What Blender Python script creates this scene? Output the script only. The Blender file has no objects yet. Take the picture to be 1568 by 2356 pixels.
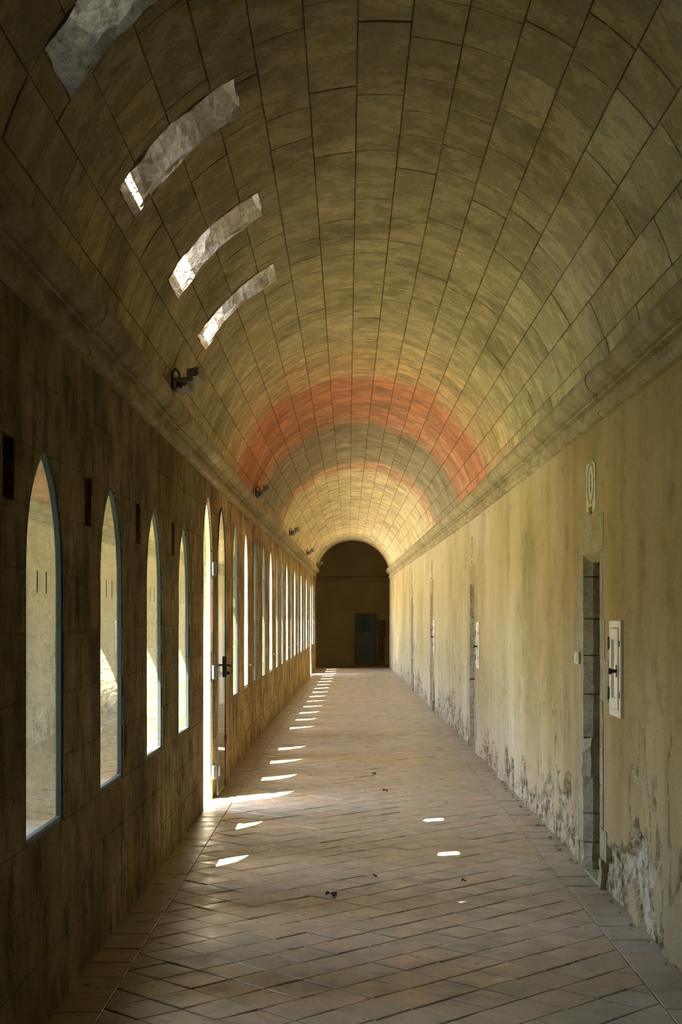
import bpy, math, random
from mathutils import Vector, noise as mn

random.seed(7)
SC = bpy.context.scene
COL = SC.collection
PI = math.pi

# ------------------------------------------------------------------ camera
F_PX, IMG_W, IMG_H = 3272.0, 1568.0, 2356.0
EYE = 1.65
VPX, VPY = 800.0, 1416.0
cam_d = bpy.data.cameras.new('camera')
cam = bpy.data.objects.new('camera', cam_d); COL.objects.link(cam)
cam.location = (0, 0, EYE); cam.rotation_euler = (PI/2, 0, 0)
cam_d.sensor_fit = 'VERTICAL'; cam_d.sensor_height = 36.0; cam_d.sensor_width = 24.0
cam_d.lens = F_PX/IMG_H*36.0
cam_d.shift_x = -(VPX-IMG_W/2)/IMG_H
cam_d.shift_y = (VPY-IMG_H/2)/IMG_H
cam_d.clip_end = 400
SC.camera = cam

# ------------------------------------------------------------------ sky, sun, exposure
SUN_DIR = Vector((1.0, 0.83, -2.2)).normalized()
world = bpy.data.worlds.new('sky'); SC.world = world; world.use_nodes = True
wn = world.node_tree.nodes; wl = world.node_tree.links
for n in list(wn): wn.remove(n)
sky = wn.new('ShaderNodeTexSky'); sky.sky_type = 'NISHITA'; sky.sun_disc = False
sky.sun_elevation = math.asin(-SUN_DIR.z)
sky.sun_rotation = math.atan2(-SUN_DIR.x, -SUN_DIR.y)
sky.air_density = 1.0; sky.dust_density = 1.5; sky.ozone_density = 1.0
bgn = wn.new('ShaderNodeBackground'); bgn.inputs['Strength'].default_value = 0.35
wo = wn.new('ShaderNodeOutputWorld')
wl.new(sky.outputs[0], bgn.inputs[0]); wl.new(bgn.outputs[0], wo.inputs[0])
sun_d = bpy.data.lights.new('sun', 'SUN'); sun_d.energy = 7.0; sun_d.angle = 0.0093
sun_d.color = (1.0, 0.91, 0.76)
sun = bpy.data.objects.new('sun', sun_d); COL.objects.link(sun)
sun.rotation_euler = SUN_DIR.to_track_quat('-Z', 'Y').to_euler()
sun.location = (-12, -8, 26)
SC.view_settings.view_transform = 'Standard'
SC.view_settings.look = 'None'
SC.view_settings.gamma = 1.0
SC.view_settings.use_curve_mapping = False
SC.view_settings.exposure = 3.3
cy = SC.cycles
cy.max_bounces = 7; cy.diffuse_bounces = 5; cy.glossy_bounces = 2; cy.transmission_bounces = 6
cy.transparent_max_bounces = 24
cy.sample_clamp_indirect = 8.0
cy.adaptive_threshold = 0.03; cy.use_denoising = True; cy.use_light_tree = False
cy.caustics_reflective = False; cy.caustics_refractive = False

# ------------------------------------------------------------------ corridor geometry
Y0, YN, YB, YE = -4.0, 2.0, 17.8, 44.6      # rear wall, start of detail, bend, end of gallery
ZS, R0 = 2.85, 1.37                          # springing height, radius used for arc length
TW = 0.48                                    # thickness of the window wall
def lin(y, a, b): return a if y <= YB else a+(b-a)*(y-YB)/(YE-YB)
def xl(y): return lin(y, -1.22, -1.0)
def xr(y): return lin(y, 1.53, 1.30)
def LW(y, z, d): return (xl(y)-d, y, z)
def RW(y, z, d): return (xr(y)+d, y, z)
def VM(y, v, d):
    R = (xr(y)-xl(y))/2+d; p = v/R0
    return ((xl(y)+xr(y))/2+R*math.sin(p), y, ZS+R*math.cos(p))
def proj(p):
    y = max(p[1], 0.3)
    return (VPX+F_PX*p[0]/y, VPY-F_PX*(p[2]-EYE)/y)

# ------------------------------------------------------------------ materials
MATS = {}
class NT:
    def __init__(s, name):
        m = bpy.data.materials.new(name); m.use_nodes = True
        s.m = m; s.t = m.node_tree
        for n in list(s.t.nodes): s.t.nodes.remove(n)
        s.out = s.t.nodes.new('ShaderNodeOutputMaterial')
        MATS[name] = m
    def n(s, typ, **kw):
        nd = s.t.nodes.new(typ)
        for k, v in kw.items():
            if k.startswith('i_'):
                nd.inputs[k[2:].replace('_', ' ')].default_value = v
            else: setattr(nd, k, v)
        return nd
    def l(s, a, b): s.t.links.new(a, b)
    def pos(s, scale=(1, 1, 1)):
        g = s.n('ShaderNodeNewGeometry'); mp = s.n('ShaderNodeMapping')
        mp.inputs['Scale'].default_value = scale
        s.l(g.outputs['Position'], mp.inputs['Vector']); return mp.outputs[0]
    def noise(s, sc, det=5, rough=.6, vec=None, dist=0.0):
        nd = s.n('ShaderNodeTexNoise'); nd.inputs['Scale'].default_value = sc
        nd.inputs['Detail'].default_value = det; nd.inputs['Roughness'].default_value = rough
        nd.inputs['Distortion'].default_value = dist
        s.l(vec if vec is not None else s.pos(), nd.inputs['Vector']); return nd.outputs['Fac']
    def noise4(s, sc, det, rough, vec, w):
        ad = s.n('ShaderNodeVectorMath', operation='ADD'); s.l(vec, ad.inputs[0]); s.l(w, ad.inputs[1]); vec = ad.outputs[0]
        nd = s.n('ShaderNodeTexNoise'); nd.inputs['Scale'].default_value = sc
        nd.inputs['Detail'].default_value = det; nd.inputs['Roughness'].default_value = rough
        s.l(vec, nd.inputs['Vector']); return nd.outputs['Fac']
    def ramp(s, fac, stops, interp='LINEAR'):
        nd = s.n('ShaderNodeValToRGB'); cr = nd.color_ramp; cr.interpolation = interp
        while len(cr.elements) < len(stops): cr.elements.new(0.5)
        for e, (p, c) in zip(cr.elements, stops):
            e.position = p; e.color = (c[0], c[1], c[2], 1) if len(c) == 3 else c
        s.l(fac, nd.inputs[0]); return nd.outputs[0]
    def mix(s, fac, a, b, mode='MIX'):
        nd = s.n('ShaderNodeMix', data_type='RGBA', blend_type=mode)
        for sock, v in ((nd.inputs[0], fac), (nd.inputs[6], a), (nd.inputs[7], b)):
            if hasattr(v, 'is_linked') or isinstance(v, bpy.types.NodeSocket): s.l(v, sock)
            elif isinstance(v, (int, float)): sock.default_value = v
            else: sock.default_value = (v[0], v[1], v[2], 1)
        return nd.outputs[2]
    def math(s, op, a, b=None, c=None):
        nd = s.n('ShaderNodeMath', operation=op)
        for i, v in enumerate((a, b, c)):
            if v is None: continue
            if isinstance(v, bpy.types.NodeSocket): s.l(v, nd.inputs[i])
            else: nd.inputs[i].default_value = v
        return nd.outputs[0]
    def attr(s, name):
        return s.n('ShaderNodeAttribute', attribute_name=name).outputs['Fac']
    def grey(s, fac, lo, hi, p0=0.3, p1=0.7):
        return s.ramp(fac, [(p0, (lo,)*3), (p1, (hi,)*3)])
    def bump(s, h, strength=.4, dist=.01, prev=None):
        b = s.n('ShaderNodeBump'); b.inputs['Strength'].default_value = strength
        b.inputs['Distance'].default_value = dist
        s.l(h, b.inputs['Height'])
        if prev is not None: s.l(prev, b.inputs['Normal'])
        return b.outputs[0]
    def finish(s, col, rough=.85, spec=.3, normal=None, metal=0.0):
        b = s.n('ShaderNodeBsdfPrincipled')
        if isinstance(col, bpy.types.NodeSocket): s.l(col, b.inputs['Base Color'])
        else: b.inputs['Base Color'].default_value = (col[0], col[1], col[2], 1)
        if isinstance(rough, bpy.types.NodeSocket): s.l(rough, b.inputs['Roughness'])
        else: b.inputs['Roughness'].default_value = rough
        b.inputs['Specular IOR Level'].default_value = spec
        b.inputs['Metallic'].default_value = metal
        if normal is not None: s.l(normal, b.inputs['Normal'])
        s.l(b.outputs[0], s.out.inputs[0]); return s.m

def simple(name, col, rough=.6, spec=.4, metal=0.0, var=.12, nsc=25, bmp=.15):
    t = NT(name)
    f = t.noise(nsc, 4)
    c = t.mix(1.0, col, t.grey(f, 1-var, 1+var), 'MULTIPLY')
    return t.finish(c, rough, spec, t.bump(f, bmp, .004), metal)

def mat_vault():
    t = NT('vault_limestone')
    g = t.n('ShaderNodeNewGeometry'); sx = t.n('ShaderNodeSeparateXYZ'); t.l(g.outputs['Position'], sx.inputs[0])
    P = g.outputs['Position']
    r = t.attr('rnd')
    big = t.noise(.9, 1, .5, P); mid = t.noise4(4.6, 4, .72, P, t.math('MULTIPLY', r, 9.0)); fine = t.noise(42, 2, .7, P)
    y = t.math('ADD', sx.outputs['Y'], t.math('MULTIPLY', t.math('SUBTRACT', big, .5), 1.1))
    y = t.math('ADD', y, t.math('MULTIPLY', t.math('SUBTRACT', r, .5), .5))
    y = t.math('DIVIDE', y, 45.0)
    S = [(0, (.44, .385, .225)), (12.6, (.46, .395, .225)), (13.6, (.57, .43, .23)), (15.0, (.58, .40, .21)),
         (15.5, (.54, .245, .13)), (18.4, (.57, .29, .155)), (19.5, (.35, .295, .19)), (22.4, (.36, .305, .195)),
         (23.3, (.38, .31, .195)), (23.6, (.60, .36, .22)), (24.1, (.60, .39, .23)), (24.7, (.69, .575, .345)), (44, (.72, .61, .39))]  # paler stone past the bands, brightened to stand for stronger far light
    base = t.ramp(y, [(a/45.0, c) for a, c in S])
    c = t.mix(1.0, base, t.grey(r, .88, 1.10, 0, 1), 'MULTIPLY')
    # worn paler patches and brown damp staining
    c = t.mix(t.grey(mid, 0, .75, .50, .54), c, t.mix(1.0, c, (1.42, 1.40, 1.42), 'MULTIPLY'))
    st = t.noise(1.5, 4, .76, P)
    c = t.mix(t.grey(st, 0, .5, .52, .64), c, (.20, .155, .08))
    c = t.mix(1.0, c, t.grey(fine, .86, 1.12), 'MULTIPLY')
    h = t.math('MULTIPLY_ADD', fine, .25, mid)
    return t.finish(c, .9, .15, t.bump(h, .4, .016))

def mat_left():
    t = NT('window_wall_stone')
    g = t.n('ShaderNodeNewGeometry'); P = g.outputs['Position']
    r = t.attr('rnd')
    big = t.noise(1.3, 3, .7, P); mid = t.noise(7, 4, .74, t.pos((1, 1, .5))); fine = t.noise(50, 2, .7, P)
    c = t.ramp(big, [(.34, (.165, .122, .052)), (.48, (.27, .205, .095)), (.58, (.33, .255, .125)), (.68, (.43, .345, .19))])
    c = t.mix(1.0, c, t.grey(r, .90, 1.08, 0, 1), 'MULTIPLY')
    # the masonry beyond the doorway is paler, more orange ashlar
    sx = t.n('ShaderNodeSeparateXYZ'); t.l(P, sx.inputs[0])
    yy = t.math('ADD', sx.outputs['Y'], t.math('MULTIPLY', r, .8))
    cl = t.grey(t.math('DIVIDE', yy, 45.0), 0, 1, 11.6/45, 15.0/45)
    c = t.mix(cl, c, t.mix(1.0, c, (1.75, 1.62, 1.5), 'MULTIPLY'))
    c = t.mix(t.grey(mid, 0, .75, .48, .60), c, (.105, .075, .034))
    c = t.mix(1.0, c, t.grey(fine, .80, 1.16), 'MULTIPLY')
    h = t.math('MULTIPLY_ADD', fine, .3, mid)
    return t.finish(c, .9, .15, t.bump(h, .8, .045))

def mat_right():
    t = NT('lime_plaster')
    pe = t.attr('peel')
    g = t.n('ShaderNodeNewGeometry'); P = g.outputs['Position']
    sx = t.n('ShaderNodeSeparateXYZ'); t.l(P, sx.inputs[0])
    big = t.noise(.55, 2, .6, P); strk = t.noise(1.5, 4, .62, t.pos((1, 1, .12))); mid = t.noise(5, 4, .74, P); fine = t.noise(60, 1, .7, P)
    c = t.ramp(big, [(.34, (.44, .375, .19)), (.46, (.57, .475, .27)), (.56, (.62, .51, .31)), (.66, (.66, .57, .40))])
    c = t.mix(t.grey(strk, 0, .6, .48, .62), c, (.44, .345, .165))
    c = t.mix(t.grey(mid, 0, .4, .53, .66), c, (.66, .60, .47))
    c = t.mix(t.grey(mid, .45, 0, .32, .44), c, (.27, .215, .12))
    damp = t.math('ADD', t.math('MULTIPLY', sx.outputs['Z'], .75), t.math('MULTIPLY', big, .7))
    c = t.mix(t.grey(damp, .42, 0, .35, 1.0), c, (.60, .54, .45))
    # the near stretch of plaster is grimier and browner than the rest
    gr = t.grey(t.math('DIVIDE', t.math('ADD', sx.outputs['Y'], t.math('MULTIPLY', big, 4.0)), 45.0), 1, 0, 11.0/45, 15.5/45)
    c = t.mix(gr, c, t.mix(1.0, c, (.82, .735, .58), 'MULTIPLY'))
    st = t.ramp(t.noise(10, 3, .75, P), [(.36, (.12, .085, .04)), (.46, (.34, .265, .15)), (.58, (.58, .50, .365))])
    c = t.mix(pe, c, st)
    c = t.mix(1.0, c, t.grey(fine, .9, 1.08), 'MULTIPLY')
    h = t.math('MULTIPLY_ADD', fine, .2, mid)
    return t.finish(c, .92, .12, t.bump(h, .35, .014))

def mat_tile():
    t = NT('terracotta_tile')
    r = t.attr('rnd')
    g = t.n('ShaderNodeNewGeometry'); P = g.outputs['Position']
    mid = t.noise(5, 4, .7, P); fine = t.noise(70, 1, .7, P); big = t.noise(.7, 2, .5, P)
    c = t.ramp(r, [(0, (.34, .285, .19)), (.22, (.40, .335, .23)), (.42, (.43, .32, .21)), (.6, (.36, .31, .235)),
                   (.8, (.49, .32, .20)), (1.0, (.44, .375, .27))])
    c = t.mix(t.grey(big, .10, .6, .35, .65), c, (.46, .41, .33))
    c = t.mix(t.grey(mid, 0, .5, .5, .66), c, (.26, .215, .15))
    c = t.mix(1.0, c, t.grey(fine, .9, 1.1), 'MULTIPLY')
    ro = t.grey(mid, .24, .52, .34, .62)
    return t.finish(c, ro, .55, t.bump(mid, .3, .008))

def mat_rough(name, c0, c1, c2, bs=.6, bd=.04):
    t = NT(name)
    g = t.n('ShaderNodeNewGeometry'); P = g.outputs['Position']
    a = t.noise(7, 3, .72, P); f = t.noise(42, 2, .75, P)
    c = t.ramp(a, [(.3, c0), (.5, c1), (.7, c2)])
    c = t.mix(1.0, c, t.grey(f, .8, 1.15), 'MULTIPLY')
    h = t.math('MULTIPLY_ADD', f, .3, a)
    return t.finish(c, .95, .1, t.bump(h, bs, bd))

def mat_plain(name, c0, c1, sc=.8):
    t = NT(name)
    return t.finish(t.ramp(t.noise(sc, 3), [(.33, c0), (.67, c1)]), .95, .1)

def mat_cornice():
    t = NT('cornice_stone')
    r = t.attr('rnd')
    g = t.n('ShaderNodeNewGeometry'); P = g.outputs['Position']
    a = t.noise(3.5, 4, .7, P); f = t.noise(40, 2, .7, P)
    c = t.ramp(a, [(.3, (.28, .225, .125)), (.5, (.43, .36, .21)), (.7, (.54, .455, .29))])
    c = t.mix(1.0, c, t.grey(r, .9, 1.1, 0, 1), 'MULTIPLY')
    c = t.mix(1.0, c, t.grey(f, .85, 1.12), 'MULTIPLY')
    h = t.math('MULTIPLY_ADD', f, .25, a)
    return t.finish(c, .9, .12, t.bump(h, .3, .008))

def mat_glass(name='window_glass', tint=(.93, .97, .96)):
    t = NT(name)
    lw = t.n('ShaderNodeLayerWeight'); lw.inputs['Blend'].default_value = .5
    f = t.math('MULTIPLY_ADD', t.math('POWER', lw.outputs['Facing'], 5.0), .96, .04)
    f = t.math('DIVIDE', t.math('MULTIPLY', f, 2.0), t.math('ADD', f, 1.0))     # both faces of the pane
    tr = t.n('ShaderNodeBsdfTransparent'); tr.inputs[0].default_value = (*tint, 1)
    gl = t.n('ShaderNodeBsdfGlossy'); gl.inputs['Roughness'].default_value = 0.01
    mx = t.n('ShaderNodeMixShader'); t.l(f, mx.inputs[0]); t.l(tr.outputs[0], mx.inputs[1]); t.l(gl.outputs[0], mx.inputs[2])
    t.l(mx.outputs[0], t.out.inputs[0]); return t.m

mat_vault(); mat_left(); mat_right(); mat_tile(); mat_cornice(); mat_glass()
mat_rough('rubble_stone', (.46, .42, .34), (.62, .56, .45), (.74, .67, .53))
mat_rough('jamb_limestone', (.50, .43, .28), (.62, .55, .38), (.70, .63, .46))
mat_rough('dressed_stone', (.33, .29, .18), (.43, .38, .25), (.50, .45, .31))
mat_rough('lintel_stone', (.36, .30, .16), (.44, .365, .20), (.50, .42, .25), .3, .02)
mat_plain('mortar', (.07, .052, .026), (.42, .345, .20), 1.7)
mat_plain('wall_mortar', (.19, .145, .07), (.27, .21, .11))
mat_plain('tile_grout', (.09, .075, .055), (.16, .135, .10))
mat_plain('dark_plaster', (.33, .25, .125), (.44, .34, .18))
mat_plain('gravel', (.60, .54, .39), (.74, .68, .52))
mat_plain('wing_render', (.24, .20, .14), (.30, .26, .18))
mat_plain('grass', (.07, .11, .03), (.13, .17, .05))
mat_plain('outer_limestone', (.50, .43, .29), (.64, .56, .40))
simple('steel_blue_paint', (.055, .078, .085), .45, .5)
simple('cream_paint', (.92, .86, .72), .5, .4, var=.06)
simple('white_paint', (.78, .75, .68), .5, .4, var=.08)
simple('black_iron', (.015, .014, .013), .45, .5, var=.2)
simple('grey_metal', (.42, .43, .44), .35, .5, .8)
simple('lamp_grey', (.24, .23, .19), .5, .4)
simple('lamp_glass', (.80, .78, .68), .25, .6, var=.03)
simple('dark_wood', (.085, .055, .028), .65, .3, var=.3, nsc=12)
simple('brown_wood', (.15, .10, .04), .65, .3, var=.3, nsc=12)
simple('rust', (.30, .12, .06), .8, .2, var=.3)
simple('black_rubber', (.012, .012, .012), .6, .4)
simple('door_steel', (.045, .055, .06), .4, .5)
simple('blue_paper', (.07, .115, .14), .8, .2, var=.04)
simple('pale_paper', (.22, .22, .17), .8, .2, var=.05)
simple('print_ink', (.03, .035, .04), .8, .2)
simple('paint_line', (.47, .37, .18), .9, .1, var=.2)
simple('letter_paint', (.25, .21, .13), .9, .1)
simple('plaque_plaster', (.70, .62, .41), .9, .1, var=.12)
simple('etched_glass', (.66, .62, .52), .9, .2, var=.04)
simple('glass_edge', (.03, .06, .06), .2, .6)
simple('dead_leaf', (.06, .045, .025), .8, .2, var=.3)
simple('crumb', (.40, .34, .22), .95, .1, var=.2)
simple('switch_plastic', (.72, .68, .56), .4, .5, var=.04)

# ------------------------------------------------------------------ object helpers
def tag(o, label=None, cat=None, group=None, kind=None):
    if label: o['label'] = label
    if cat: o['category'] = cat
    if group: o['group'] = group
    if kind: o['kind'] = kind
    return o
def mk(name, V, F, mat, parent=None, org=(0, 0, 0), rnd=None, smooth=False, attrs=None):
    me = bpy.data.meshes.new(name)
    if org != (0, 0, 0):
        V = [(v[0]-org[0], v[1]-org[1], v[2]-org[2]) for v in V]
    me.from_pydata(V, [], F)
    me.materials.append(MATS[mat])
    if rnd is not None:
        a = me.attributes.new('rnd', 'FLOAT', 'FACE')
        a.data.foreach_set('value', rnd if isinstance(rnd, list) else [rnd]*len(F))
    if attrs:
        for k, vals in attrs.items():
            a = me.attributes.new(k, 'FLOAT', 'POINT'); a.data.foreach_set('value', vals)
    if smooth: me.polygons.foreach_set('use_smooth', [True]*len(F))
    o = bpy.data.objects.new(name, me); COL.objects.link(o)
    if parent is not None: o.parent = parent
    else: o.location = org
    return o
def empty(name, loc=(0, 0, 0)):
    o = bpy.data.objects.new(name, None); COL.objects.link(o); o.location = loc
    o.empty_display_size = .1; return o

class MB:
    """collects shapes, builds ONE mesh object"""
    def __init__(s): s.V = []; s.F = []; s.R = []
    def add(s, V, F, r=None):
        k = len(s.V); s.V += V; s.F += [tuple(i+k for i in f) for f in F]
        if r is not None: s.R += [r]*len(F)
        return s
    def box(s, lo, hi, bev=0.0):
        x0, y0, z0 = lo; x1, y1, z1 = hi; b = min(bev, (x1-x0)*.45, (y1-y0)*.45, (z1-z0)*.45)
        if b <= 0:
            V = [(x0,y0,z0),(x1,y0,z0),(x1,y1,z0),(x0,y1,z0),(x0,y0,z1),(x1,y0,z1),(x1,y1,z1),(x0,y1,z1)]
            return s.add(V, [(0,3,2,1),(4,5,6,7),(0,1,5,4),(1,2,6,5),(2,3,7,6),(3,0,4,7)])
        V = []; idx = {}
        xs, ys, zs = (x0, x1), (y0, y1), (z0, z1)
        for i in (0, 1):
            for j in (0, 1):
                for k in (0, 1):
                    sx, sy, sz = (1 if i == 0 else -1), (1 if j == 0 else -1), (1 if k == 0 else -1)
                    p = (xs[i], ys[j], zs[k])
                    idx[i,j,k,0] = len(V); V.append((p[0], p[1]+sy*b, p[2]+sz*b))
                    idx[i,j,k,1] = len(V); V.append((p[0]+sx*b, p[1], p[2]+sz*b))
                    idx[i,j,k,2] = len(V); V.append((p[0]+sx*b, p[1]+sy*b, p[2]))
        F = []
        for i in (0, 1): F.append((idx[i,0,0,0], idx[i,1,0,0], idx[i,1,1,0], idx[i,0,1,0]))
        for j in (0, 1): F.append((idx[0,j,0,1], idx[1,j,0,1], idx[1,j,1,1], idx[0,j,1,1]))
        for k in (0, 1): F.append((idx[0,0,k,2], idx[1,0,k,2], idx[1,1,k,2], idx[0,1,k,2]))
        for j in (0, 1):
            for k in (0, 1): F.append((idx[0,j,k,1], idx[1,j,k,1], idx[1,j,k,2], idx[0,j,k,2]))
        for i in (0, 1):
            for k in (0, 1): F.append((idx[i,0,k,0], idx[i,1,k,0], idx[i,1,k,2], idx[i,0,k,2]))
        for i in (0, 1):
            for j in (0, 1): F.append((idx[i,j,0,0], idx[i,j,1,0], idx[i,j,1,1], idx[i,j,0,1]))
        for i in (0, 1):
            for j in (0, 1):
                for k in (0, 1): F.append((idx[i,j,k,0], idx[i,j,k,1], idx[i,j,k,2]))
        return s.add(V, F)
    def tube(s, pts, rad, n=8, cap=True):
        pts = [Vector(p) for p in pts]; rings = []
        for i, p in enumerate(pts):
            a = pts[max(0, i-1)]; b = pts[min(len(pts)-1, i+1)]
            t = (b-a).normalized(); u = t.cross(Vector((0, 0, 1)))
            if u.length < 1e-3: u = t.cross(Vector((1, 0, 0)))
            u.normalize(); w = t.cross(u)
            r = rad[i] if isinstance(rad, (list, tuple)) else rad
            rings.append([tuple(p+(u*math.cos(2*PI*k/n)+w*math.sin(2*PI*k/n))*r) for k in range(n)])
        V = [q for r_ in rings for q in r_]; F = []
        for i in range(len(pts)-1):
            for k in range(n):
                F.append((i*n+k, i*n+(k+1) % n, (i+1)*n+(k+1) % n, (i+1)*n+k))
        if cap: F += [tuple(range(n-1, -1, -1)), tuple((len(pts)-1)*n+k for k in range(n))]
        return s.add(V, F)
    def loft(s, loops, closed=True, caps=False):
        n = len(loops[0]); V = [p for L in loops for p in L]; F = []
        for i in range(len(loops)-1):
            for k in range(n if closed else n-1):
                F.append((i*n+k, i*n+(k+1) % n, (i+1)*n+(k+1) % n, (i+1)*n+k))
        if caps: F += [tuple(range(n-1, -1, -1)), tuple((len(loops)-1)*n+k for k in range(n))]
        return s.add(V, F)
    def build(s, name, mat, parent=None, org=(0, 0, 0), smooth=False):
        return mk(name, s.V, s.F, mat, parent, org, s.R if s.R else None, smooth)

def ribbon(rows, fn, gl=.003, gr=.003, gz=.003, proud=0.0, depth=.02, bev=.005, jit=0.0):
    """block over rows (v, ya, yb): bevelled proud face, skirt going back to depth"""
    n = len(rows); lo, hi = rows[0][0]+gz, rows[-1][0]-gz
    def j(): return random.uniform(-jit, jit)
    out = []; ins = []
    for i, (v, a, b) in enumerate(rows):
        a += gl; b -= gr
        if b < a+.002: m = (a+b)/2; a, b = m-.001, m+.001
        v = min(max(v, lo), hi)
        e = 1 if i == n-1 else (-1 if i == 0 else 0)
        ja, jb = j(), j()
        bb = min(bev, (b-a)*.4)
        out.append((v, a+ja, b+jb)); ins.append((v-e*bev, a+ja+bb, b+jb-bb))
    V = []; F = []
    for L, d in ((ins, -proud), (out, -proud+bev*.6), (out, depth)):
        for (v, a, b) in L: V.append(fn(a, v, d))
        for (v, a, b) in L: V.append(fn(b, v, d))
    for i in range(n-1): F.append((i, n+i, n+i+1, i+1))
    loop = list(range(n))+[n+i for i in range(n-1, -1, -1)]; m = 2*n
    for k in range(m):
        a, b = loop[k], loop[(k+1) % m]
        F.append((a, b, m+b, m+a)); F.append((m+a, m+b, 2*m+b, 2*m+a))
    return V, F
def px_area(V):
    P = [proj(v) for v in V]
    xs = [p[0] for p in P]; ys = [p[1] for p in P]
    cx, cy_ = sum(xs)/len(xs), sum(ys)/len(ys)
    if cx < -20 or cx > IMG_W+20 or cy_ < -20 or cy_ > IMG_H+20: return 0.0
    w = min(max(xs), IMG_W)-max(min(xs), 0); h = min(max(ys), IMG_H)-max(min(ys), 0)
    return max(w, 0)*max(h, 0)
def pieces(items, name, stuff, mat, parent, limit=295):
    """items: (V, F, rnd, area). the largest become parts, the rest ONE part of kind stuff"""
    items.sort(key=lambda t: -t[3])
    for V, F, r, a in items[:limit]: mk(name, V, F, mat, parent, rnd=r)
    if len(items) > limit:
        mb = MB()
        for V, F, r, a in items[limit:]: mb.add(V, F, r)
        tag(mb.build(stuff, mat, parent), kind='stuff')

# ------------------------------------------------------------------ openings
class Win:
    def __init__(s, yc, w, sill, tip, rise):
        s.yc, s.w, s.sill, s.tip, s.hs = yc, w, sill, tip, tip-rise
        s.r = (rise*rise+w*w)/(2*w)
    def hw(s, z):
        if z < s.sill-1e-6 or z > s.tip: return 0.0
        if z <= s.hs: return s.w
        return max(0.0, math.sqrt(max(0, s.r**2-(z-s.hs)**2))-(s.r-s.w))
    def contour(s, inset=0.0, n=9):
        q = Win(s.yc, s.w-inset, s.sill+inset, s.tip-inset*1.3, s.tip-s.hs) if inset else s
        P = [(q.yc-q.w, q.sill)]
        for i in range(n+1):
            z = q.hs+(q.tip-q.hs)*math.sin(i/n*PI/2); P.append((q.yc-q.hw(z), z))
        for i in range(n-1, -1, -1):
            z = q.hs+(q.tip-q.hs)*math.sin(i/n*PI/2); P.append((q.yc+q.hw(z), z))
        P.append((q.yc+q.w, q.sill))
        return P
WINS = []
for i in range(24):
    yc = 5.75+1.62*i
    if i in (4, 21): WINS.append(Win(12.40 if i == 4 else yc, .40, 0.0, 2.68, .55))
    elif i < 4: WINS.append(Win(yc, .36, .78, 2.33, .50))
    else: WINS.append(Win(yc, .36, .77, 2.68, .52))
PUT = [5.12, 6.68, 8.27, 9.92]          # blind slots high between the first windows
PUT_Z = (2.07, 2.30); PUT_W = .085
SLOTS = [(4.79, 5.26), (6.36, 6.84), (8.07, 8.55), (9.70, 10.18)]   # light slots in the vault
S_LO, S_HI = math.radians(-59.0)*R0, math.radians(-29.0)*R0

# ================================================================== FLOOR
YBK = 47.4
mb = MB()
for a, b in ((Y0, YB), (YB, YE)):
    mb.add([(xl(a)-TW, a, -.014), (xr(a)+.6, a, -.014), (xr(b)+.6, b, -.014), (xl(b)-TW, b, -.014)], [(0, 1, 2, 3)])
floor = tag(mb.build('floor', 'tile_grout'), 'worn terracotta tile floor running down the whole gallery', 'floor', kind='structure')
def clip(poly, f):
    out = []
    for i in range(len(poly)):
        p, q = poly[i], poly[(i+1) % len(poly)]; a, b = f(p), f(q)
        if a >= 0: out.append(p)
        if (a >= 0) != (b >= 0):
            t = a/(a-b); out.append((p[0]+(q[0]-p[0])*t, p[1]+(q[1]-p[1])*t))
    return out
def tile_mesh(poly):
    cx = sum(p[0] for p in poly)/len(poly); cyy = sum(p[1] for p in poly)/len(poly)
    h = random.uniform(-.0018, .0018); tx, ty = random.uniform(-.016, .016), random.uniform(-.016, .016)
    size = max(math.hypot(p[0]-cx, p[1]-cyy) for p in poly)
    if size < .02: return None
    g = .0035; n = len(poly); V = []
    for ins, dz in ((g+.004, 0), (g, -.003), (g, -.016)):
        k = max(.1, 1-ins*1.42/size)
        for p in poly:
            x, y = cx+(p[0]-cx)*k, cyy+(p[1]-cyy)*k
            V.append((x, y, h+(x-cx)*tx+(y-cyy)*ty+dz))
    F = [tuple(range(n))]
    for r_ in (0, 1):
        for i in range(n): F.append((r_*n+i, r_*n+(i+1) % n, (r_+1)*n+(i+1) % n, (r_+1)*n+i))
    return V, F
items = []
BW = .20; TS = .228; dg = TS/math.sqrt(2)
for i in range(-80, 330):
    for j in range(-330, 330):
        cx, cyy = (i-j)*dg-.05, (i+j)*dg
        if cyy < YN-.3 or cyy > YE+.2 or cx < -1.3 or cx > 1.6: continue
        p = [(cx-dg, cyy), (cx, cyy-dg), (cx+dg, cyy), (cx, cyy+dg)]
        p = clip(p, lambda q: q[0]-(xl(q[1])+BW)); 
        if len(p) > 2: p = clip(p, lambda q: (xr(q[1])-BW)-q[0])
        if len(p) > 2: p = clip(p, lambda q: YE-q[1])
        if len(p) > 2: p = clip(p, lambda q: q[1]-YN)
        if len(p) < 3: continue
        tm = tile_mesh(p)
        if tm: items.append((tm[0], tm[1], random.random(), px_area(tm[0])))
for side in (0, 1):
    y = YN
    while y < YE-.05:
        y2 = min(y+random.uniform(.26, .34), YE)
        if side == 0: p = [(xl(y)-.02, y), (xl(y)+BW, y), (xl(y2)+BW, y2), (xl(y2)-.02, y2)]
        else: p = [(xr(y)-BW, y), (xr(y)+.03, y), (xr(y2)+.03, y2), (xr(y2)-BW, y2)]
        tm = tile_mesh(p)
        if tm: items.append((tm[0], tm[1], random.random(), px_area(tm[0])))
        y = y2
pieces(items, 'tile', 'tile_field', 'terracotta_tile', floor)

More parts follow.
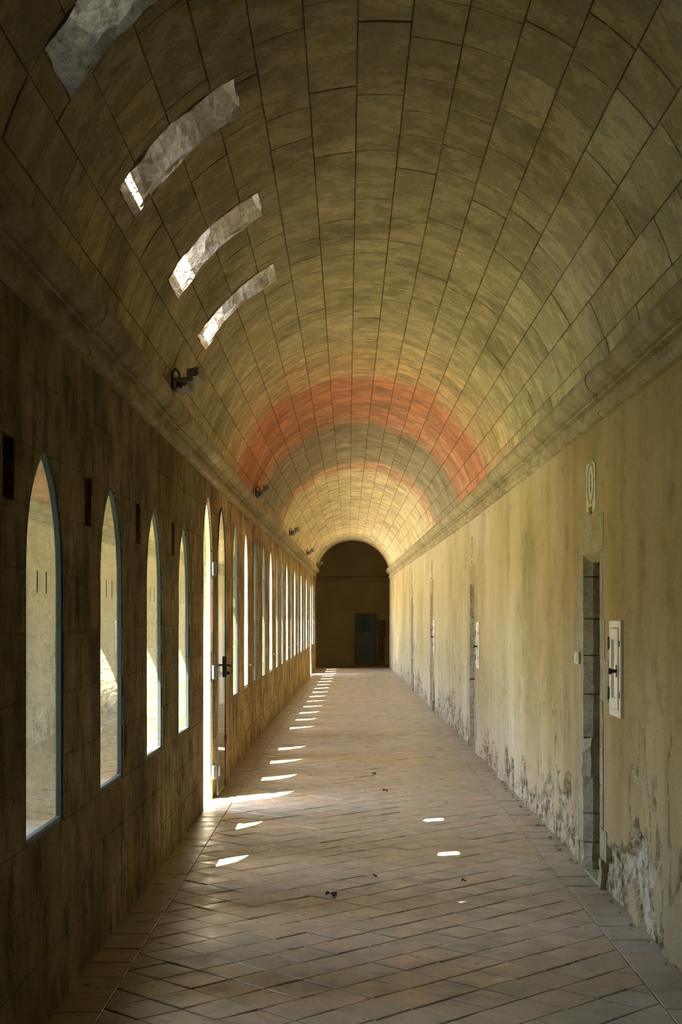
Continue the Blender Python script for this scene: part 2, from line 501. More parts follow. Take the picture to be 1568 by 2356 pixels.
# ================================================================== VAULT
VEND = math.radians(80)*R0
def rsub(r, c):
    """rectangle r minus rectangle c, as rectangles (v0,v1,y0,y1)"""
    v0, v1, a, b = r; cv0, cv1, ca, cb = c
    if cv1 <= v0 or cv0 >= v1 or cb <= a or ca >= b: return [r]
    out = []
    if ca > a: out.append((v0, v1, a, ca))
    if cb < b: out.append((v0, v1, cb, b))
    m0, m1 = max(a, ca), min(b, cb)
    if cv0 > v0: out.append((v0, cv0, m0, m1))
    if cv1 < v1: out.append((cv1, v1, m0, m1))
    return out
HOLES = [(S_LO, S_HI, a, b) for a, b in SLOTS]
mb = MB()
ys = sorted(set([Y0, YN, YB, YE]+[q for s_ in SLOTS for q in s_]+[Y0+k*1.0 for k in range(1, 49) if Y0+k < YE]))
vs = sorted(set([-PI/2*R0, PI/2*R0, S_LO, S_HI]+[math.radians(d)*R0 for d in range(-84, 90, 6)]))
for i in range(len(ys)-1):
    for k in range(len(vs)-1):
        ym, vm = (ys[i]+ys[i+1])/2, (vs[k]+vs[k+1])/2
        if any(h[0] < vm < h[1] and h[2] < ym < h[3] for h in HOLES): continue
        mb.add([VM(ys[i], vs[k], .013), VM(ys[i+1], vs[k], .013), VM(ys[i+1], vs[k+1], .013), VM(ys[i], vs[k+1], .013)], [(0, 1, 2, 3)])
ceiling = tag(mb.build('ceiling', 'mortar'), 'stone barrel vault over the gallery with worn blocks and red bands', 'ceiling', kind='structure')
items = []
joints = [-VEND]+[math.radians(-72.9+9.75*k)*R0 for k in range(16)]+[VEND]
for k in range(len(joints)-1):
    v0, v1 = joints[k], joints[k+1]
    y = YN-random.uniform(0, .4)
    while y < YE:
        y2 = y+random.choice((.36, .42, .44, .46, .5, .56))*random.uniform(.94, 1.06)
        if YE-y2 < .2: y2 = YE
        rects = [(v0, v1, max(y, YN), y2)]
        for h in HOLES: rects = [q for r_ in rects for q in rsub(r_, h)]
        rn = random.random(); pr = random.uniform(-.0025, .003)
        for (a, b, c, d) in rects:
            if d-c < .02 or b-a < .012: continue
            rows = [(a+(b-a)*t/3, c, d) for t in range(4)]
            V, F = ribbon(rows, VM, .0026, .0026, .0026, pr, .02, .0045, .0028)
            items.append((V, F, rn, px_area(V)))
        y = y2
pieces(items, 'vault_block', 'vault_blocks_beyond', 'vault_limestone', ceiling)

mb = MB()
for i in range(len(ys)-1):
    for k in range(len(vs)-1):
        ym, vm = (ys[i]+ys[i+1])/2, (vs[k]+vs[k+1])/2
        if any(h[0] < vm < h[1] and h[2] < ym < h[3] for h in HOLES): continue
        mb.add([VM(ys[i], vs[k], .50), VM(ys[i+1], vs[k], .50), VM(ys[i+1], vs[k+1], .50), VM(ys[i], vs[k+1], .50)], [(0, 1, 2, 3)])
mb.build('extrados', 'outer_limestone', ceiling)
# light slots: rough shafts rising through the vault to a small opening outside
SH_T = .50
A_LO, A_HI = math.radians(-58)*R0, math.radians(-43.5)*R0       # outer aperture, arc
for si, (a, b) in enumerate(SLOTS):
    mb = MB()
    def P(y, v, d, s_=.030):
        q = Vector(VM(y, v, d)); k = mn.noise_vector(q*7.0)*s_+mn.noise_vector(q*23.0)*s_*.45
        if d < .02: k *= .45
        return tuple(q+k)
    nv, nd, ny = 26, 12, 9
    D = [-.004+(SH_T+.004)*t/nd for t in range(nd+1)]
    Vv = [S_LO+(S_HI-S_LO)*t/nv for t in range(nv+1)]
    Yy = [a+(b-a)*t/ny for t in range(ny+1)]
    for yy in (a, b):
        mb.add([P(yy, v, d) for d in D for v in Vv], [(i*(nv+1)+k, i*(nv+1)+k+1, (i+1)*(nv+1)+k+1, (i+1)*(nv+1)+k) for i in range(nd) for k in range(nv)])
    for vv in (S_LO, S_HI):
        mb.add([P(y, vv+(0.20*math.sin(PI*min(1, max(0, d/SH_T))**1.7)**1.5 if vv == S_LO else 0), d) for d in D for y in Yy], [(i*(ny+1)+k, i*(ny+1)+k+1, (i+1)*(ny+1)+k+1, (i+1)*(ny+1)+k) for i in range(nd) for k in range(ny)])  # lower end bulged on purpose so less of the sunbeam gets through
    mb.build('light_shaft', 'rubble_stone', ceiling)
    # unseen slab added on top, its opening cut to narrow the sunbeam
    mb = MB(); e = .06
    for r_ in rsub((S_LO-e, S_HI+e, a-e, b+e), (A_LO, A_HI if si != 1 else math.radians(-46.0)*R0, a+.13, b-.01)):
        n_ = 6
        for t in range(n_):
            u0, u1 = r_[0]+(r_[1]-r_[0])*t/n_, r_[0]+(r_[1]-r_[0])*(t+1)/n_
            lo = [VM(r_[2], u0, SH_T-.02), VM(r_[3], u0, SH_T-.02), VM(r_[3], u1, SH_T-.02), VM(r_[2], u1, SH_T-.02)]
            hi = [VM(r_[2], u0, SH_T+.06), VM(r_[3], u0, SH_T+.06), VM(r_[3], u1, SH_T+.06), VM(r_[2], u1, SH_T+.06)]
            mb.loft([lo, hi], True, True)
    mb.build('beam_slab', 'rubble_stone', ceiling)

# ================================================================== CORNICES
def cornice(name, side, prof, label):
    fn = LW if side == 0 else RW
    root = None; mbk = MB()
    loops = [[fn(y, z, d) for d, z in ((.05, ZS-.05), (.012, ZS-.05), (.012, ZS+.30), (.05, ZS+.30))] for y in (Y0, YN, YB, YE)]
    mbk.loft(loops, True, True)
    root = tag(mbk.build(name, 'mortar'), label, 'cornice', kind='structure')
    y = Y0
    while y < YE-.05:
        y2 = min(y+random.uniform(1.0, 1.5), YE)
        if YE-y2 < .4: y2 = YE
        ns = max(4, int((y2-y)/.09)); loops = []; pr = random.uniform(-.004, .005)
        for t in range(ns+1):
            yy = y+.003+(y2-y-.006)*t/ns
            L = []
            for (o, z) in prof:
                q = Vector((o*7, yy*2.6, z*4+side*9))
                e = mn.fractal(q, 1.0, 2.0, 3)*.0012 + mn.noise(Vector((yy*9, z*18, side*5)))*.0009
                if o > .015: oo = o+pr+e-.02*max(0, mn.noise(Vector((yy*1.4, z*3, side*3.3)))-.38)*3
                else: oo = o
                L.append(fn(yy, z+e*.4, -oo))
            L += [fn(yy, prof[-1][1], .012), fn(yy, prof[0][1], .012)]
            loops.append(L)
        m2 = MB(); m2.loft(loops, True, True)
        mk('cornice_stone', m2.V, m2.F, 'cornice_stone', root, rnd=random.random(), smooth=False)
        y = y2
    return root
PROF_R = [(0, ZS-.022), (.024, ZS-.018), (.040, ZS-.006), (.042, ZS+.008), (.030, ZS+.018), (.012, ZS+.022), (.012, ZS+.090),
          (.044, ZS+.094), (.048, ZS+.104), (.044, ZS+.112), (.026, ZS+.115), (.060, ZS+.122), (.092, ZS+.140), (.112, ZS+.168), (.118, ZS+.200),
          (.110, ZS+.232), (.088, ZS+.258), (.056, ZS+.272), (.03, ZS+.278)]
cornice('trim_1', 0, PROF_R, 'battered stone cornice along the window wall')
cornice('trim_2', 1, PROF_R, 'rounded stone cornice along the plastered wall')

# ================================================================== WINDOW WALL (left)
CH = [0, .27, .53, .77, 1.05, 1.32, 1.58, 1.83, 2.07, 2.30, 2.58, 2.88]
for w_ in WINS:
    if w_.sill > .5: w_.sill = .77
ZF = sorted(set([0, .77, .7701, 2.33, 2.68, 2.95, 2.07, 2.0701, 2.30, 2.3001]+[.1*k for k in range(30)]+[1.8+.03*k for k in range(30)]+[2.3301, 2.6801]))
ZF = [z for z in ZF if z <= 2.95]
mb = MB()
class Rect:                                   # blind slot treated as an opening of the inner face only
    def __init__(s, yc): s.yc = yc; s.tip = PUT_Z[1]
    def hw(s, z): return PUT_W if PUT_Z[0] < z <= PUT_Z[1]+1e-6 else 0.0
def backing(ops, d):
    ops = sorted(ops, key=lambda o: o.yc)
    cuts = [None]+ops+[None]
    for i in range(len(cuts)-1):
        A, B = cuts[i], cuts[i+1]
        for k in range(len(ZF)-1):
            q = []
            for z in (ZF[k], ZF[k+1]):
                q.append(((A.yc+A.hw(z)) if A else Y0, (B.yc-B.hw(z)) if B else YE+.2))
            pts0 = [q[0][0], q[0][1]]
            segs = [(q[0][0], q[0][1], q[1][0], q[1][1])]
            a0, b0, a1, b1 = segs[0]
            if a0 < YB < b0 and a1 < YB < b1:
                segs = [(a0, YB, a1, YB), (YB, b0, YB, b1)]
            for a0, b0, a1, b1 in segs:
                mb.add([LW(a0, ZF[k], d), LW(b0, ZF[k], d), LW(b1, ZF[k+1], d), LW(a1, ZF[k+1], d)], [(0, 1, 2, 3)])
backing(WINS+[Rect(p) for p in PUT], .0035)
backing(WINS, TW)
for p in PUT:                                  # the pockets behind the blind slots
    L0 = [(p-PUT_W, PUT_Z[0]), (p+PUT_W, PUT_Z[0]), (p+PUT_W, PUT_Z[1]), (p-PUT_W, PUT_Z[1])]
    mb.loft([[LW(y, z, .014) for y, z in L0], [LW(y, z, .26) for y, z in L0]], True, False)
    mb.add([LW(y, z, .26) for y, z in L0], [(0, 1, 2, 3)])
wall_left = tag(mb.build('wall_left', 'wall_mortar'), 'dark stone wall pierced by pointed windows', 'wall', kind='structure')
items = []
for c in range(len(CH)-1):
    z0, z1 = CH[c], CH[c+1]
    y = YN-random.uniform(0, .5)
    ops = WINS+([Rect(p) for p in PUT] if abs(z0-2.07) < .01 else [])
    ops = sorted([o for o in ops if max(o.hw(z0+.005), o.hw(z1-.005), o.hw((z0+z1)/2)) > 0], key=lambda o: o.yc)
    while y < YE:
        y2 = y+random.uniform(.42, .78)
        if YE-y2 < .3: y2 = YE
        spans = [(max(y, YN), y2, None, None)]
        for o in ops:
            new = []
            for (a, b, oa, ob) in spans:
                h = max(o.hw(z0+.005), o.hw(z1-.005), o.hw((z0+z1)/2))
                if o.yc-h >= b or o.yc+h <= a: new.append((a, b, oa, ob)); continue
                if a < o.yc: new.append((a, min(b, o.yc), oa, o if b > o.yc-h else ob))
                if b > o.yc: new.append((max(a, o.yc), b, o if a < o.yc+h else oa, ob))
            spans = new
        rn = random.random(); pr = random.uniform(-.001, .0025)
        for (a, b, oa, ob) in spans:
            arch = any(isinstance(o, Win) and z1 > o.hs for o in (oa, ob) if o)
            n = 8 if arch else 1; rows = []
            for t in range(n+1):
                z = z0+(z1-z0)*t/n; zz = min(max(z, z0+.001), z1-.001)
                ra = max(a, oa.yc+oa.hw(zz)) if oa else a
                rb = min(b, ob.yc-ob.hw(zz)) if ob else b
                rows.append((z, ra, rb))
            if max(r_[2]-r_[1] for r_ in rows) < .02: continue
            while len(rows) > 2 and rows[0][2]-rows[0][1] < .004: rows.pop(0)
            while len(rows) > 2 and rows[-1][2]-rows[-1][1] < .004: rows.pop()
            V, F = ribbon(rows, LW, 0 if oa else .0015, 0 if ob else .0015, .0015, pr, .02, .003, .0012)
            items.append((V, F, rn, px_area(V)))
        y = y2
pieces(items, 'wall_stone', 'wall_stones_beyond', 'window_wall_stone', wall_left)

# ---- windows
ORD = ['first', 'second', 'third', 'fourth', 'fifth', 'sixth', 'seventh', 'eighth', 'ninth', 'tenth', 'eleventh', 'twelfth',
       'thirteenth', 'fourteenth', 'fifteenth', 'sixteenth', 'seventeenth', 'eighteenth', 'nineteenth', 'twentieth', 'twenty-first', 'twenty-second']
CASE = {7, 10, 13, 15, 17, 19, 22}
wi = 0
for i, w in enumerate(WINS):
    door = w.sill < .1
    org = LW(w.yc, w.sill, 0)
    if door:
        root = empty('door_1' if i == 4 else 'door_2', org)
        tag(root, ('open pointed doorway in the window wall after the fourth window' if i == 4 else
             'distant open doorway in the window wall spilling light on the floor'), 'doorway', kind='structure')
    else:
        wi += 1
        root = empty('window_%d' % wi, org)
        extra = (', shaded and mirroring the plaster wall' if i == 0 else '')
        tag(root, ('%s pointed window from the near end of the stone wall' % ORD[wi-1])+extra, 'window', kind='structure')
    m = MB()
    # stone reveal
    C0 = w.contour()
    nD = 6; loops = []
    for t in range(nD+1):
        d = -.001+(TW+.03)*t/nD
        loops.append([LW(y, z, d) for y, z in C0])
    m.loft(loops, True, False)
    m.build('reveal', 'jamb_limestone', root, org)
    if not door:
        # sill slab lip
        m = MB()
        m.loft([[LW(y, z, d) for d, z in ((.002, w.sill-.035), (.002, w.sill+.002), (TW+.06, w.sill+.004), (TW+.06, w.sill-.035))] for y in (w.yc-w.w-.015, w.yc+w.w+.015)], True, True)
        m.build('sill', 'dressed_stone', root, org)
        case = i in CASE
        fw = .045 if case else .022; d0, d1 = (.008, .045) if case else (.008, .028)
        Ci, Co = w.contour(fw), w.contour(.001)
        m = MB()
        m.loft([[LW(y, z, d0) for y, z in Co], [LW(y, z, d0) for y, z in Ci], [LW(y, z, d1) for y, z in Ci], [LW(y, z, d1) for y, z in Co], [LW(y, z, d0) for y, z in Co]], True, False)
        m.build('casement' if case else 'frame', 'cream_paint' if case else 'steel_blue_paint', root, org)
        m = MB(); dm = (d0+d1)/2; Cg = w.contour(fw*.6)
        m.add([LW(y, z, dm) for y, z in Cg], [tuple(range(len(Cg)))])
        pane = m.build('pane', 'window_glass', root, org)
        for s_ in (-1, 1):                   # two upright marks on every pane
            yc = w.yc+s_*.085; m = MB(); zc = 1.785
            pts = [(yc-.011, zc-.045), (yc+.011, zc-.045), (yc+.014, zc), (yc+.011, zc+.045), (yc-.011, zc+.045), (yc-.014, zc)]
            m.loft([[LW(y, z, dm-.0012) for y, z in pts], [LW(y, z, dm-.0004) for y, z in pts]], True, True)
            if i < 7: m.build('etched_mark', 'etched_glass', pane, org)
        if case:
            m = MB()
            for zc in (w.sill+.07, 1.5, 2.05):
                p = LW(w.yc-w.w+.03, zc, .03); m.box((p[0]-.012, p[1]-.03, zc-.05), (p[0]+.02, p[1]+.03, zc+.05), .004)
            p = LW(w.yc+w.w-.03, 1.02, .02)
            m.box((p[0]-.01, p[1]-.012, .86), (p[0]+.006, p[1]+.012, 1.26), .003)
            m.tube([(p[0], p[1], 1.05), (p[0]+.05, p[1], 1.05), (p[0]+.055, p[1]-.07, 1.03)], .008, 6)
            m.build('bolt', 'black_iron', root, org)
    else:
        # painted rebate frame set inside the opening
        m = MB(); Ci, Co = w.contour(.03), w.contour(.001)
        cl = lambda P: [(y, max(z, .005)) for y, z in P]
        Ci, Co = cl(Ci), cl(Co); Ci[0] = (Ci[0][0], .005); Ci[-1] = (Ci[-1][0], .005)
        for da, db in ((.015, .05), (.10, .13)):
            m.loft([[LW(y, z, da) for y, z in Co], [LW(y, z, da) for y, z in Ci], [LW(y, z, db) for y, z in Ci], [LW(y, z, db) for y, z in Co]], False, False)
        m.build('rebate_frame', 'white_paint', root, org)
        m = MB()
        m.box((LW(w.yc, 0, TW+.25)[0], w.yc-w.w, -.05), (LW(w.yc, 0, -.01)[0], w.yc+w.w, -.002), .004)
        m.build('threshold', 'dressed_stone', root, org)

# ---- glass leaf of the near doorway, folded back flat against the wall
yA, yB2 = 12.86, 13.66
gx = xl(13)+.042
wl_ = Win((yA+yB2)/2, (yB2-yA)/2, .025, 2.66, .55)
org = (gx, yA, 0)
leaf = tag(empty('glass_door', org), 'frameless glass door folded back against the wall beside the doorway', 'door')
Cg = wl_.contour()
m = MB(); m.add([(gx, y, z) for y, z in Cg], [tuple(range(len(Cg)))])
pane = m.build('pane', 'window_glass', leaf, org)
m = MB(); k = len(Cg)
m.loft([[(gx-.006, y, z) for y, z in Cg], [(gx+.006, y, z) for y, z in Cg]], True, False)
m.build('glass_edge', 'glass_edge', leaf, org)
for zc in (.24, 1.14, 2.07):
    m = MB()
    m.box((gx-.04, yA-.11, zc-.06), (gx-.022, yA-.045, zc+.06), .003)
    m.tube([(gx-.02, yA-.03, zc-.065), (gx-.02, yA-.03, zc+.065)], .011, 8)
    m.box((gx-.016, yA-.03, zc-.045), (gx-.006, yA+.07, zc+.045), .002)
    m.box((gx+.007, yA-.005, zc-.045), (gx+.016, yA+.07, zc+.045), .002)
    h = m.build('hinge', 'grey_metal', leaf, org)
    m = MB()
    for dz in (-.03, .03): m.tube([(gx-.024, yA-.085, zc+dz), (gx-.019, yA-.085, zc+dz)], .007, 6)
    m.build('screw', 'black_iron', h, org)
m = MB(); yh = yB2-.06
m.box((gx-.02, yh-.03, 1.06), (gx+.02, yh+.03, 1.26), .004)
m.build('lock_case', 'black_iron', leaf, org)
m = MB()
for s_ in (-1, 1):
    m.tube([(gx+s_*.018, yh, 1.175), (gx+s_*.062, yh, 1.175)], .010, 8)
    m.tube([(gx+s_*.058, yh-.005, 1.175), (gx+s_*.060, yh-.11, 1.170)], [.010, .012], 8)
m.build('lever_handle', 'black_iron', leaf, org)
m = MB(); m.box((gx+.02, yh-.025, 1.085), (gx+.05, yh+.025, 1.115), .004); m.build('key_box', 'black_iron', leaf, org)
m = MB()
p0 = LW(13.72, .42, 0)
m.tube([p0, (p0[0]+.05, 13.72, .43)], .012, 6)
for s_ in (-1, 1): m.tube([(p0[0]+.045, 13.72, .43), (p0[0]+.05, 13.72+s_*.03, .47), (p0[0]+.045, 13.72+s_*.05, .50)], [.009, .007, .004], 6)
tag(m.build('door_stop', 'rust', None, p0), 'small rusty forked catch on the wall below the glass door lever', 'catch')
m = MB(); m.box((xl(12.7)+.001, 12.70, 1.50), (xl(12.7)+.016, 12.735, 1.98), .003)
tag(m.build('wall_batten', 'rust', None, (xl(12.7)+.008, 12.72, 1.5)), 'thin reddish upright batten on the wall between doorway and glass door', 'batten')

# ================================================================== PLASTERED WALL (right)
DOORS = [8.935, 17.5, 25.0, 31.4]
DW, DH = .305, 2.04
ys = [Y0, 0.0, YN]
y = YN
while y < YE:
    y += max(.012, .0028*y) if y > 5 else .05
    ys.append(min(y, YE))
for d in DOORS: ys += [d-DW-.006, d+DW+.006]
ys = sorted(set(round(q, 4) for q in ys))
zs = [-.02]+[.018*k for k in range(0, 62)]
z = zs[-1]
while z < 2.9: z += .075; zs.append(z)
zs = sorted(set(round(q, 4) for q in zs if abs(q-DH) > .02)|{DH})
V = []; PE = []; idx = {}
def peel(y, z):
    q = Vector((y*1.5, z*1.5, 3.1)); a = mn.fractal(q, .9, 2.1, 5)
    b = mn.fractal(Vector((y*6.5, z*5.0, 8.2)), .8, 2.0, 4)
    wv = mn.noise(Vector((y*.8, 1.7, 0)))
    hgt = .34+.26*wv
    v = a*.52+b*.20+(hgt-z)*1.25
    return max(0.0, min(1.0, (v-.10)/.045))
for i, y in enumerate(ys):
    for k, z in enumerate(zs):
        p = peel(y, z) if y >= YN and z < 1.15 else 0.0
        d = 0.0
        if y >= YN:
            d += mn.noise(Vector((y*.7, z*.7, 0)))*.006+mn.noise(Vector((y*3, z*3, 4)))*.0025
            if p > 0: d += p*(.016+.022*(.5+mn.fractal(Vector((y*11, z*11, 1)), .8, 2, 3)*.6))
            cr = abs(mn.fractal(Vector((y*1.1, z*.55, 17.0)), .9, 2.0, 4))       # cracks running up from the base
            if z < 1.15 and cr < .03 and p < .5: d += .022*(1-cr/.03); p = max(p, .9*(1-cr/.03))
        V.append(RW(y, z, d)); PE.append(p)
nz = len(zs); F = []
for i in range(len(ys)-1):
    ym = (ys[i]+ys[i+1])/2
    for k in range(nz-1):
        zm = (zs[k]+zs[k+1])/2
        if zm < DH and any(abs(ym-d) < DW+.004 for d in DOORS): continue
        F.append((i*nz+k, (i+1)*nz+k, (i+1)*nz+k+1, i*nz+k+1))
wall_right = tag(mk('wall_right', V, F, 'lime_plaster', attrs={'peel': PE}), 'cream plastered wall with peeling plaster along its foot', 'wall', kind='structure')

# ---- cell doors: quoined jambs, lintel, plank leaf
JZ = [0, .18, .37, .62, .86, 1.14, 1.39, 1.63, 1.90, 2.04]
def jag(V, amt):
    return [tuple(Vector(v)+mn.noise_vector(Vector(v)*17)*amt) for v in V]
for di, dc in enumerate(DOORS):
    x0 = xr(dc); org = (x0, dc, 0)
    root = tag(empty('door_%d' % (di+3), org), ['nearest stone doorway in the plastered wall, beside the near hatch', 'second stone doorway along the plastered wall',
               'third stone doorway along the plastered wall', 'farthest stone doorway along the plastered wall'][di], 'doorway', kind='structure')
    for s_ in (-1, 1):
        for k in range(len(JZ)-1):
            q = random.choice((.10, .16, .22, .27)) if k not in (0, 8) else .08
            a, b = JZ[k]+(.003 if k else 0), JZ[k+1]-.003
            e = dc+s_*DW
            bulge = .0
            if k == 3 and s_ == 1: bulge = .035
            if k == 0: bulge = .02
            plan = [(x0-.003-bulge*.2, e+s_*q), (x0-.003-bulge*.2, e-s_*bulge*.6), (x0+.055-bulge*.4, e-s_*(.04+bulge)), (x0+.42, e-s_*(.04+bulge*.6)), (x0+.42, e+s_*q)]
            n_ = 5
            loops = [jag([(px, py, a+(b-a)*t/n_) for px, py in plan], .004+bulge*.5) for t in range(n_+1)]
            m = MB(); m.loft(loops, True, True); m.build('jamb_stone', 'dressed_stone', root, org)
    m = MB()
    L = [(x0-.003, DH+.23), (x0-.003, DH), (x0+.055, DH-.05), (x0+.42, DH-.05), (x0+.42, DH+.23)]
    m.loft([[(px, yy, pz) for px, pz in L] for yy in (dc-DW-.12, dc-DW, dc+DW, dc+DW+.12)], True, True)
    m.build('lintel_stone', 'lintel_stone', root, org)
    npl = 4
    for k in range(npl):
        a = dc-DW+.04+(2*DW-.08)*k/npl; b = dc-DW+.04+(2*DW-.08)*(k+1)/npl
        m = MB(); m.box((x0+.36, a+.002, .01), (x0+.40, b-.002, DH-.055), .004); pl = m.build('plank', 'dark_wood', root, org)
    m = MB(); m.tube([(x0+.36, dc-.18, 1.0), (x0+.32, dc-.18, 1.0)], .02, 8); m.build('door_knob', 'black_iron', root, org)
    m = MB(); m.box((x0-.002, dc-DW+.04, -.015), (x0+.42, dc+DW-.04, .012), .004); m.build('threshold', 'dressed_stone', root, org)
    # painted emblem above the lintel
    pz0, pz1 = 2.30, 2.62; pw = .17
    po = (x0, dc, pz0)
    pl = tag(empty('wall_emblem', po), ['cream plaster emblem with a painted oval above the nearest stone doorway', 'faded red oval emblem above the second stone doorway',
             'faint plaster emblem above the third stone doorway', 'faint plaster emblem above the farthest stone doorway'][di], 'emblem', 'emblems above the cell doors')
    m = MB(); R_ = [(dc-pw, pz0+.02), (dc-pw+.03, pz0), (dc+pw, pz0+.01), (dc+pw, pz1-.01), (dc-.05, pz1), (dc-pw+.01, pz1-.03)]
    m.loft([[(x0+.006, y, z) for y, z in R_], [(x0-.006, y, z) for y, z in R_]], True, True); m.build('plaster_ground', 'plaque_plaster', pl, po)
    m = MB(); zc = (pz0+pz1)/2+.02
    ring = []
    for r_, xx in ((1.0, -.0065), (1.0, -.009), (.86, -.009), (.86, -.0065)):
        ring.append([(x0+xx, dc+.12*r_*math.cos(2*PI*k/28), zc+.135*r_*math.sin(2*PI*k/28)) for k in range(28)])
    m.loft(ring, True, False); m.build('painted_oval', 'paint_line' if di != 1 else 'rust', pl, po)
    m = MB()
    for (h0, h1, w_) in ((-.055, -.01, .012), (-.005, .012, .017), (.018, .055, .013)): m.box((x0-.0085, dc-w_, zc+h0), (x0-.005, dc+w_, zc+h1), .001)
    m.build('painted_letter', 'letter_paint', pl, po)
    m = MB()
    for s_ in (-1, 1):
        m.tube([(x0-.007, dc+s_*(.01+.045*t), pz0-.012+.05*math.sin(t*2.6)*(1-.3*t)) for t in [q/7 for q in range(8)]], [.010-.0008*q for q in range(8)], 6)
    m.build('scroll', 'paint_line', pl, po)

# ---- serving hatches
HA = [8.08, 16.66, 24.2]
for hi, hc in enumerate(HA):
    x0 = xr(hc); z0, z1 = 1.075, 1.62; hw_ = .17
    if hi: z0, z1 = 1.03, 1.57
    org = (x0, hc, z0)
    t_ = tag(empty('serving_hatch', org), ['large white wooden hatch with black knob beside the nearest doorway', 'white wooden hatch beside the second stone doorway',
             'small distant white hatch beside the third stone doorway'][hi], 'hatch', 'serving hatches along the plastered wall')
    m = MB(); f = .045
    m.box((x0-.016, hc-hw_, z0), (x0+.01, hc-hw_+f, z1), .003); m.box((x0-.016, hc+hw_-f, z0), (x0+.01, hc+hw_, z1), .003)
    m.box((x0-.016, hc-hw_+f, z1-f*.9), (x0+.01, hc+hw_-f, z1), .003); m.box((x0-.016, hc-hw_+f, z0), (x0+.01, hc+hw_-f, z0+f*.9), .003)
    m.build('frame', 'cream_paint', t_, org)
    a, b, c, d = hc-hw_+f+.003, hc+hw_-f-.003, z0+f*.9+.003, z1-f*.9-.003
    m = MB(); st = .05; rl = .065
    m.box((x0-.024, a, c), (x0+.004, a+st, d), .003); m.box((x0-.024, b-st, c), (x0+.004, b, d), .003)
    m.box((x0-.024, a+st, d-rl), (x0+.004, b-st, d), .003); m.box((x0-.024, a+st, c), (x0+.004, b-st, c+rl), .003)
    dr = m.build('hatch_door', 'cream_paint', t_, org)
    m = MB(); m.box((x0-.008, a+st-.002, c+rl-.002), (x0+.002, b-st+.002, d-rl+.002))
    m.box((x0-.013, a+st+.03, c+rl+.03), (x0-.007, b-st-.03, d-rl-.03), .004)
    m.build('panel', 'cream_paint', dr, org)
    kb = a+st*.5
    m = MB(); zc = (c+d)/2-.01
    m.tube([(x0-.022, kb, zc), (x0-.045, kb, zc), (x0-.060, kb, zc), (x0-.070, kb, zc)], [.010, .010, .020, .012], 10)
    m.box((x0-.028, kb-.014, zc-.035), (x0-.023, kb+.014, zc+.035), .002)
    m.build('knob', 'black_iron', dr, org)
    for zz in (c+.085, d-.085):
        m = MB(); m.box((x0-.029, b-.012, zz-.032), (x0-.0155, b+.025, zz+.032), .002)
        m.tube([(x0-.028, b+.003, zz-.036), (x0-.028, b+.003, zz+.036)], .006, 6)
        m.build('hinge', 'black_iron', t_, org)
        m = MB(); m.box((x0-.0195, a-.03, zz-.016), (x0-.0155, a-.008, zz+.016), .001); m.build('catch_plate', 'black_iron', t_, org)

m = MB(); xx = xr(9.4); m.box((xx-.026, 9.345, 1.328), (xx, 9.455, 1.412), .010)
org = (xx, 9.4, 1.33)
sw = tag(empty('wall_switch', org), 'small cream switch box on the plaster beyond the nearest doorway', 'switch')
m.build('housing', 'switch_plastic', sw, org)
m = MB(); m.box((xx-.031, 9.375, 1.345), (xx-.025, 9.425, 1.395), .003); m.build('rocker', 'switch_plastic', sw, org)

# ================================================================== FLOODLIGHTS on the left cornice
FL = [9.25, 17.6, 26.0, 34.4, 42.6]
FN = ['nearest', 'second', 'third', 'fourth', 'farthest']
for k, y in enumerate(FL):
    bx, bz = xl(y)+.085, ZS+.262
    org = (bx, y, bz)
    t_ = tag(empty('floodlight', org), '%s twin floodlight clamped on the cornice above the windows' % FN[k], 'floodlight', 'floodlights along the left cornice')
    m = MB(); m.box((bx-.04, y-.05, bz-.006), (bx+.03, y+.05, bz+.012), .004); m.box((bx-.01, y-.012, bz+.01), (bx+.01, y+.012, bz+.075), .003)
    m.box((bx-.012, y-.012, bz+.06), (bx+.13, y+.012, bz+.085), .003); m.build('bracket', 'lamp_grey', t_, org)
    for hx, hz in ((bx+.01, bz+.02), (bx+.085, bz+.085)):
        m = MB()
        A = [(hx, y+.02, hz), (hx+.075, y+.02, hz+.02), (hx+.075, y+.02, hz+.075), (hx, y+.02, hz+.06)]
        B = [(hx+.01, y+.26, hz-.015), (hx+.095, y+.26, hz+.005), (hx+.095, y+.26, hz+.085), (hx+.01, y+.26, hz+.07)]
        m.loft([A, B], True, True); hd = m.build('lamp_head', 'lamp_grey', t_, org)
        m = MB()
        C = [(p[0], p[1]+.012, p[2]) for p in B]; m.loft([B, C], True, True); m.build('lamp_glass', 'lamp_glass', hd, org)
    m = MB(); m.tube([(bx-.005, y-.03, bz+.01), (bx+.0, y-.05, bz+.10), (bx+.02, y-.045, bz+.135), (bx+.04, y-.02, bz+.11), (bx+.045, y+.02, bz+.02)], .007, 6)
    m.build('cable', 'black_rubber', t_, org)

# ================================================================== FAR END: cross passage
m = MB()
m.box((-4, YBK, -.02), (4, YBK+.3, 4.5))
wall_back = tag(m.build('wall_back', 'dark_plaster'), 'dim plastered wall closing the far end of the gallery', 'wall', kind='structure')
m = MB()
m.box((-4.2, YE, -.02), (-4, YBK+.3, 4.5)); m.box((4, YE, -.02), (4.2, YBK+.3, 4.5)); m.box((-4.2, YE, 4.5), (4.2, YBK+.3, 4.6))
m.box((-4.2, YE, -.1), (4.2, YBK+.3, -.004))
arc = [(VM(YE, math.radians(-90+6*k)*R0, 0)[0], VM(YE, math.radians(-90+6*k)*R0, 0)[2]) for k in range(31)]
for k in range(30):
    m.add([(arc[k][0], YE+.01, arc[k][1]), (arc[k+1][0], YE+.01, arc[k+1][1]), (arc[k+1][0], YE+.01, 4.55), (arc[k][0], YE+.01, 4.55)], [(0, 1, 2, 3)])
